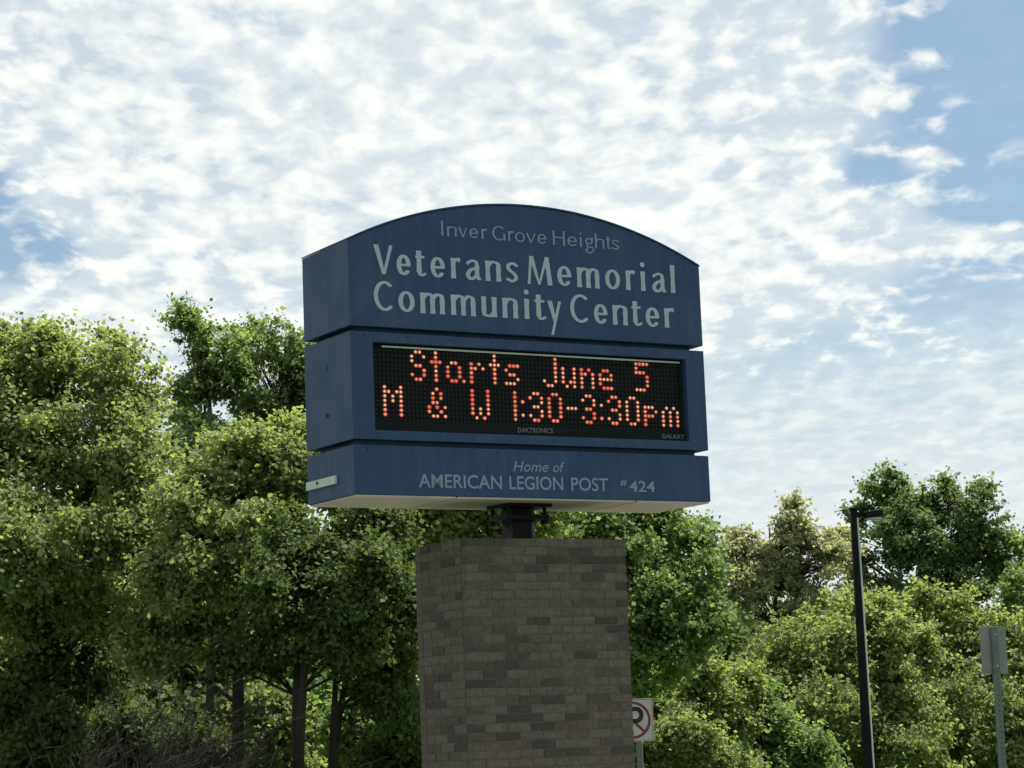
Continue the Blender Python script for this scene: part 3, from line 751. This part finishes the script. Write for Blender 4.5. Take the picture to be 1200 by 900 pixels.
def tree(name, label, root_px, Y, blobs, kind, leaves, size=.10, clump=.42, nclump=None, trunk_r=.13, stems=1, seed=1, shell=.5, cat='tree', group=None, lean=0.0, fk=.80, fmax=3.4, airy=False, limbs=None, kink=0.0):
    """blobs: crown lobes (px, py, half width px, half height px) at distance Y"""
    R = np.random.default_rng(seed); k = Y/F_PX; leaves = int(leaves*1.12); size *= .93
    base = at(root_px, 900, Y); base[2] = 0
    E = []
    tp = min(b_[1]-b_[3]*.4 for b_ in blobs)
    fwd = lambda py: min(fmax, max(0, fk*(py-tp)*k))*(1 if py < 640 or Y > 47 else max(0, 1-(py-640)/110))     # lower boughs reach further out towards the road
    for px, py, rx, ry in blobs:
        c = at(px, py, Y-fwd(py)+R.uniform(-.5, .5)); r = (rx*k, (rx+ry)/2*k*.95, ry*k); E.append((c, r))
    vol = np.array([r[0]*r[1]*r[2] for _, r in E])**.62; pr = vol/vol.sum()
    if nclump is None: nclump = int(min(1000, max(60, (2.2 if airy else 4.2)*sum((r[0]*r[2]+r[0]*r[1]) for _, r in E)/(clump*clump))))
    subs = []
    for c, r in E:                               # boughs: smaller lobes that stick out of each crown lobe
        for _ in range(9):
            d = R.normal(size=3); d /= np.linalg.norm(d); f = R.uniform(.45, .80)
            subs.append((c+d*np.array(r)*f, np.array(r)*R.uniform(.28, .46)))
    npick = pr.repeat(9)/9
    cl = []
    for i in range(nclump):
        d = R.normal(size=3); d /= np.linalg.norm(d)
        if R.random() < .72: c, r = subs[R.choice(len(subs), p=npick)]; q = c+d*np.array(r)*R.uniform(.5, 1.05)
        else: c, r = E[R.choice(len(E), p=pr)]; q = c+d*np.array(r)*R.uniform(.1, .8)
        s = clump*(0.45+.75*R.random())
        if q[2] < .3: q[2] = .3+R.random()*.4
        cl.append((*q, s))
    root = empty(name, tuple(base), 0, label=label, cat=cat, group=group)
    me = crown_mesh('crown', base, cl, leaves//nclump, size, LEAF[kind], R)
    put(bpy.data.objects.new('crown', me), root)
    NL[0] += len(me.polygons)
    # trunk and limbs
    mb = MB(); top = max(c[2] for c in cl)*.93; cx = np.mean([c[0] for c in cl]); cy = np.mean([c[1] for c in cl])
    trunks = []
    for s in range(stems):
        ang = 2*math.pi*s/max(1, stems)+R.uniform(0, 1); sp = (0 if stems == 1 else .9+.5*R.random())
        pts = []
        tx = cx*.5+base[0]*.5+sp*math.cos(ang); ty = cy*.5+base[1]*.5+sp*math.sin(ang)
        for i in range(9):
            f = i/8; wv = .16*math.sin(f*5+seed+s)*(f**.5)+kink*math.sin(f*math.pi)
            g = f**1.25
            pts.append(np.array([base[0]+(tx-base[0])*g+wv+lean*f, base[1]+(ty-base[1])*g+.10*math.cos(f*6+seed), top*f*(1 if s == 0 else .86)]))
        rr = [trunk_r*(1.25 if i == 0 else 1)*(1-.88*i/8)*(1 if s == 0 else .75) for i in range(9)]
        mb.tube([p-base for p in pts], rr, 7); trunks.append((pts, rr))
    for ci, c in enumerate(cl):
        if ci % (4 if not airy else 1): continue
        q = np.array(c[:3]); pts, rr = trunks[R.integers(len(trunks))]
        P = np.array(pts); dist = np.linalg.norm((P-q)[:, :2], axis=1); z_at = q[2]-dist*.45
        j = int(np.argmin(np.abs(P[:, 2]-z_at)+np.where(P[:, 2] > q[2], 9, 0))); j = max(2, min(7, j))
        s0 = P[j]; r0 = min(rr[j]*.45, .022*(1+.25*np.linalg.norm(q-s0)))
        mid_ = s0*.5+q*.5+np.array([R.normal()*.10, R.normal()*.10, +.04*np.linalg.norm(q-s0)])
        lp_ = [s0, s0*.78+mid_*.22+np.array([0, 0, -.02]), mid_, q*.6+mid_*.4+R.normal(size=3)*.12, q]
        mb.tube([p-base for p in lp_], [r0, r0*.8, r0*.6, r0*.42, r0*.2], 4, cap=False)
    if limbs:
        for path, r0 in limbs:
            pp = [at(x, y, Y-.2-.45*min(fwd(path[-1][1]), fwd(path[0][1])))-base for x, y in path]; n_ = len(pp)
            mb.tube(pp, [r0*(1-.75*i/(n_-1)) for i in range(n_)], 6)
    mb.build('trunk', M_bark, root, smooth=True)
    return root

tree('broadleaf_tree', 'tall bushy yellow-green tree filling the left edge, with a curved dark limb', 96, 42,
     [(75, 425, 76, 68), (150, 460, 55, 66), (15, 455, 62, 88), (80, 545, 112, 88), (158, 545, 55, 60), (-60, 520, 90, 150), (50, 640, 100, 60), (-20, 650, 90, 90), (135, 640, 62, 50), (40, 715, 70, 45), (115, 705, 55, 40), (10, 780, 60, 50), (-10, 600, 70, 60)],
     'yellow', 125000, .088, .34, trunk_r=.15, seed=3, limbs=[([(100, 790), (108, 745), (120, 714), (150, 695), (175, 680), (198, 655)], .075), ([(90, 800), (87, 720), (86, 650), (88, 600)], .12)])
tree('broadleaf_tree', 'slim green tree with sky showing through its crown, left of the sign', 246, 52,
     [(238, 402, 44, 46), (225, 465, 36, 55), (265, 430, 46, 52), (250, 525, 50, 55), (212, 540, 30, 50), (245, 590, 50, 40)],
     'mid', 20000, .095, .27, trunk_r=.12, seed=5, fk=.3, airy=True, limbs=[([(252, 530), (246, 480), (243, 440), (240, 405)], .06)])
tree('broadleaf_tree', 'airy green tree whose crown meets the upper left edge of the sign', 330, 53,
     [(322, 410, 42, 48), (285, 415, 34, 50), (300, 475, 44, 46), (365, 440, 40, 72), (325, 495, 56, 45), (400, 470, 40, 70), (340, 560, 60, 50)],
     'mid', 22000, .095, .27, trunk_r=.12, seed=8, fk=.3, airy=True, limbs=[([(338, 560), (345, 500), (348, 440), (350, 400)], .05)])
tree('broadleaf_tree', 'bright yellow-green tree just left of the sign, below the airy green trees', 276, 39.5,
     [(300, 550, 66, 60), (345, 540, 40, 55), (240, 600, 54, 52), (215, 670, 58, 62), (275, 640, 60, 55), (175, 740, 50, 60), (205, 590, 18, 18), (380, 560, 45, 40), (245, 730, 46, 36)],
     'yellow', 90000, .084, .30, trunk_r=.11, seed=12, fmax=1.6, limbs=[([(276, 905), (277, 860), (276, 800), (268, 740), (262, 690)], .09)])
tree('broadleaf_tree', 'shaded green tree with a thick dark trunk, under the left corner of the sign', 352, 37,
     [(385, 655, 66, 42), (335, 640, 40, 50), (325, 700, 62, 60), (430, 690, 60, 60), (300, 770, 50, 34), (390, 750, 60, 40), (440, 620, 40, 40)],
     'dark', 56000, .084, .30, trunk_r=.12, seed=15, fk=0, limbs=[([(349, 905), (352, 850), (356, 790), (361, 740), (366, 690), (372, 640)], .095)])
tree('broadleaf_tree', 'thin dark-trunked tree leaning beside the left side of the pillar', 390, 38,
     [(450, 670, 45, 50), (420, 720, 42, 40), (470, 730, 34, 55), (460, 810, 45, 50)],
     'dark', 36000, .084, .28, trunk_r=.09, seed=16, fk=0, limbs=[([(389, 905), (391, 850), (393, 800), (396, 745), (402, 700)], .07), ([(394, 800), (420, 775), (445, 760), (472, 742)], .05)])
tree('broadleaf_tree', 'green tree behind the sign, with an unseen tall top added for shade, seen through the gap between sign underside and pillar top', 520, 40,
     [(480, 460, 95, 80), (560, 400, 110, 80), (450, 560, 80, 60), (600, 470, 90, 90), (530, 590, 80, 50), (600, 615, 60, 60), (410, 540, 36, 60)],  # upper lobes hidden by the sign are added to shade the left trees
     'yellow', 80000, .10, .36, trunk_r=.16, seed=19, fk=0)
tree('broadleaf_tree', 'full bright green tree rising right of the brick pillar up to the sign', 700, 48,
     [(735, 605, 75, 75), (780, 655, 60, 74), (803, 730, 57, 70), (690, 650, 70, 70), (730, 740, 80, 75), (660, 570, 70, 60)],
     'green', 90000, .092, .34, trunk_r=.16, seed=22, fmax=2)
# right-hand group
tree('broadleaf_tree', 'olive-brown airy tree in the distance, between the pillar and the lamp post', 915, 72,
     [(858, 645, 30, 30), (930, 632, 30, 46), (898, 650, 36, 36), (905, 680, 45, 40), (968, 655, 34, 45), (860, 700, 34, 40), (940, 720, 60, 45), (985, 640, 22, 30)],
     'olive', 44000, .105, .30, trunk_r=.16, seed=25, airy=True, fk=.3)
tree('broadleaf_tree', 'tall dark green tree with a lobed top, behind the lamp head', 1086, 76,
     [(1037, 578, 32, 44), (1000, 600, 18, 18), (1098, 598, 46, 52), (1150, 615, 40, 54), (1060, 640, 58, 55), (1120, 665, 70, 50), (1172, 655, 22, 50), (1005, 660, 28, 50), (1040, 705, 70, 40), (1120, 720, 60, 30)],
     'green2', 46000, .115, .33, trunk_r=.2, seed=28, airy=True, fk=.3, limbs=[([(1092, 720), (1090, 670), (1080, 630), (1060, 590)], .09)])
tree('broadleaf_tree', 'green tree cut off by the right edge of the photo, beside the tall dark one', 1212, 74,
     [(1206, 645, 17, 36), (1192, 700, 26, 36), (1225, 690, 30, 60)],
     'green', 16000, .12, .36, trunk_r=.15, seed=31)
tree('broadleaf_tree', 'wide bright yellow-green tree directly behind the lamp post, dark forked limbs', 1014, 56,
     [(955, 765, 62, 62), (1012, 745, 52, 66), (900, 815, 55, 70), (985, 830, 85, 70), (1050, 790, 55, 80), (940, 870, 70, 60), (1060, 870, 60, 60)],
     'yellow', 95000, .095, .34, trunk_r=.12, stems=3, seed=34, limbs=[([(1006, 910), (998, 880), (985, 845), (972, 820)], .09), ([(1014, 910), (1024, 870), (1036, 840)], .08)])
tree('broadleaf_tree', 'spreading yellow-green tree behind the grey sign back at the right', 1088, 58,
     [(1090, 745, 52, 56), (1150, 750, 52, 58), (1195, 770, 48, 66), (1110, 830, 80, 70), (1180, 860, 60, 65), (1220, 830, 50, 80)],
     'yellow', 90000, .10, .34, trunk_r=.12, stems=3, seed=37, limbs=[([(1086, 910), (1087, 860), (1085, 815)], .08), ([(1088, 880), (1110, 845), (1130, 828)], .06)])
tree('bushy_shrub', 'bright green bushy shrub behind the no parking sign', 800, 50,
     [(762, 815, 20, 48), (810, 840, 52, 60), (855, 825, 48, 55), (790, 890, 70, 50)],
     'yellow', 56000, .09, .28, trunk_r=.08, stems=3, seed=40, cat='shrub')
tree('bushy_shrub', 'rounded yellow-green shrub low between the no parking sign and the lamp post', 890, 51,
     [(890, 865, 60, 66), (940, 890, 50, 50), (850, 890, 40, 45)],
     'green', 40000, .09, .28, trunk_r=.08, stems=3, seed=41, cat='shrub')
# deeper rows of the wood, seen in the gaps
G = 'shadowed trees deep in the wood'
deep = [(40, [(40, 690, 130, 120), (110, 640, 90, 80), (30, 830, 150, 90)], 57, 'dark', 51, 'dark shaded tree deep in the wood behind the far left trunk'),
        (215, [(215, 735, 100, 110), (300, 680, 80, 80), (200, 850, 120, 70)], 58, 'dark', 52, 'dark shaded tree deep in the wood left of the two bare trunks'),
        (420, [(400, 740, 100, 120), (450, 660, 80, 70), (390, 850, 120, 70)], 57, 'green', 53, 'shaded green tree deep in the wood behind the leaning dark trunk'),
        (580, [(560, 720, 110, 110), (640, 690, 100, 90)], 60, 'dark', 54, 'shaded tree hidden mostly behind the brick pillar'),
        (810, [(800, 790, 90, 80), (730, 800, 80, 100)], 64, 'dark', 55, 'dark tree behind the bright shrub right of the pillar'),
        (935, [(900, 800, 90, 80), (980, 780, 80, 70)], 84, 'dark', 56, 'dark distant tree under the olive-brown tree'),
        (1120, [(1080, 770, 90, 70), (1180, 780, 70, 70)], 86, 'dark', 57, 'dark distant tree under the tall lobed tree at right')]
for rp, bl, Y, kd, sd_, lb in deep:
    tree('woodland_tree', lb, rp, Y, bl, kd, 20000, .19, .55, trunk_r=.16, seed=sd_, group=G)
# understory
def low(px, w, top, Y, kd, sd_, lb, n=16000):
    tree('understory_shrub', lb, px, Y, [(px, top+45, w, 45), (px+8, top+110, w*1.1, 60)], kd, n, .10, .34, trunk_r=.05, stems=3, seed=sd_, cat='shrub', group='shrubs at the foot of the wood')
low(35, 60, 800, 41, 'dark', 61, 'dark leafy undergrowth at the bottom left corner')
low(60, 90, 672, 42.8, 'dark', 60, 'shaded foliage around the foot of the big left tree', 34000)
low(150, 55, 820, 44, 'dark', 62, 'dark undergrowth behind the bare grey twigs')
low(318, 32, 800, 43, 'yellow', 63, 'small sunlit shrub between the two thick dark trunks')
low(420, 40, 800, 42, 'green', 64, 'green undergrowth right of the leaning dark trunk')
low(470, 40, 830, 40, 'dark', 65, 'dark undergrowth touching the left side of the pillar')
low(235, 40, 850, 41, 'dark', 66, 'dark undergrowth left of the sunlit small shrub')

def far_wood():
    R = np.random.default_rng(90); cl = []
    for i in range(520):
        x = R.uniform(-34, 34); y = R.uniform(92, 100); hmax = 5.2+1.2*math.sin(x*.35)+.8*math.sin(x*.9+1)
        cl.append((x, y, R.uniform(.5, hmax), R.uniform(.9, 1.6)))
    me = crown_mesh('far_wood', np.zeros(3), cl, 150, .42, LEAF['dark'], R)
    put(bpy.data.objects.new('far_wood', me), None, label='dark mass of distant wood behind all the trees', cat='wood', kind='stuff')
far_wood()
# bare grey brush
def bare_brush(px, Y, w, label, seed, n=260, h=1.7):
    R = np.random.default_rng(seed); base = at(px, 900, Y); base[2] = 0
    root = empty('bare_shrub', tuple(base), 0, label=label, cat='shrub', group='bare twiggy shrubs')
    mb = MB()
    for i in range(n):
        x = R.uniform(-1, 1)*w*.75; y = R.normal()*.6; L_ = h*(.45+.65*R.random()); dr = R.normal()*.22+.22; b = R.normal()*.25; bend = R.normal()*.45+.25
        z0 = 0 if R.random() < .6 else R.uniform(.2, h*.5)
        pts = [np.array([x+dr*L_*f+bend*L_*.5*f*f, y+b*L_*f, z0+L_*f*(1-.33*f*abs(bend))]) for f in (0, .2, .4, .6, .8, 1.0)]
        for k_ in range(1, 6): pts[k_] += R.normal(size=3)*.025
        mb.tube(pts, [.009, .008, .006, .005, .004, .002], 3, cap=False)
        for _ in range(4):
            j = R.integers(1, 5); s = pts[j]; d = np.array([R.normal()*.6+.15, R.normal()*.4, .1+R.random()*.6])*L_*.26
            mb.tube([s, s+d*.5+R.normal(size=3)*.03, s+d], [.005, .004, .002], 3, cap=False)
    mb.build('twigs', M_twig, root, kind='stuff')
bare_brush(150, 35, 1.3, 'tangle of bare grey twigs at the lower left, in front of the wood', 71, 230, 2.2)
bare_brush(225, 35.5, 1.0, 'smaller tangle of bare grey twigs left of the thick dark trunks', 72, 170, 2.1)
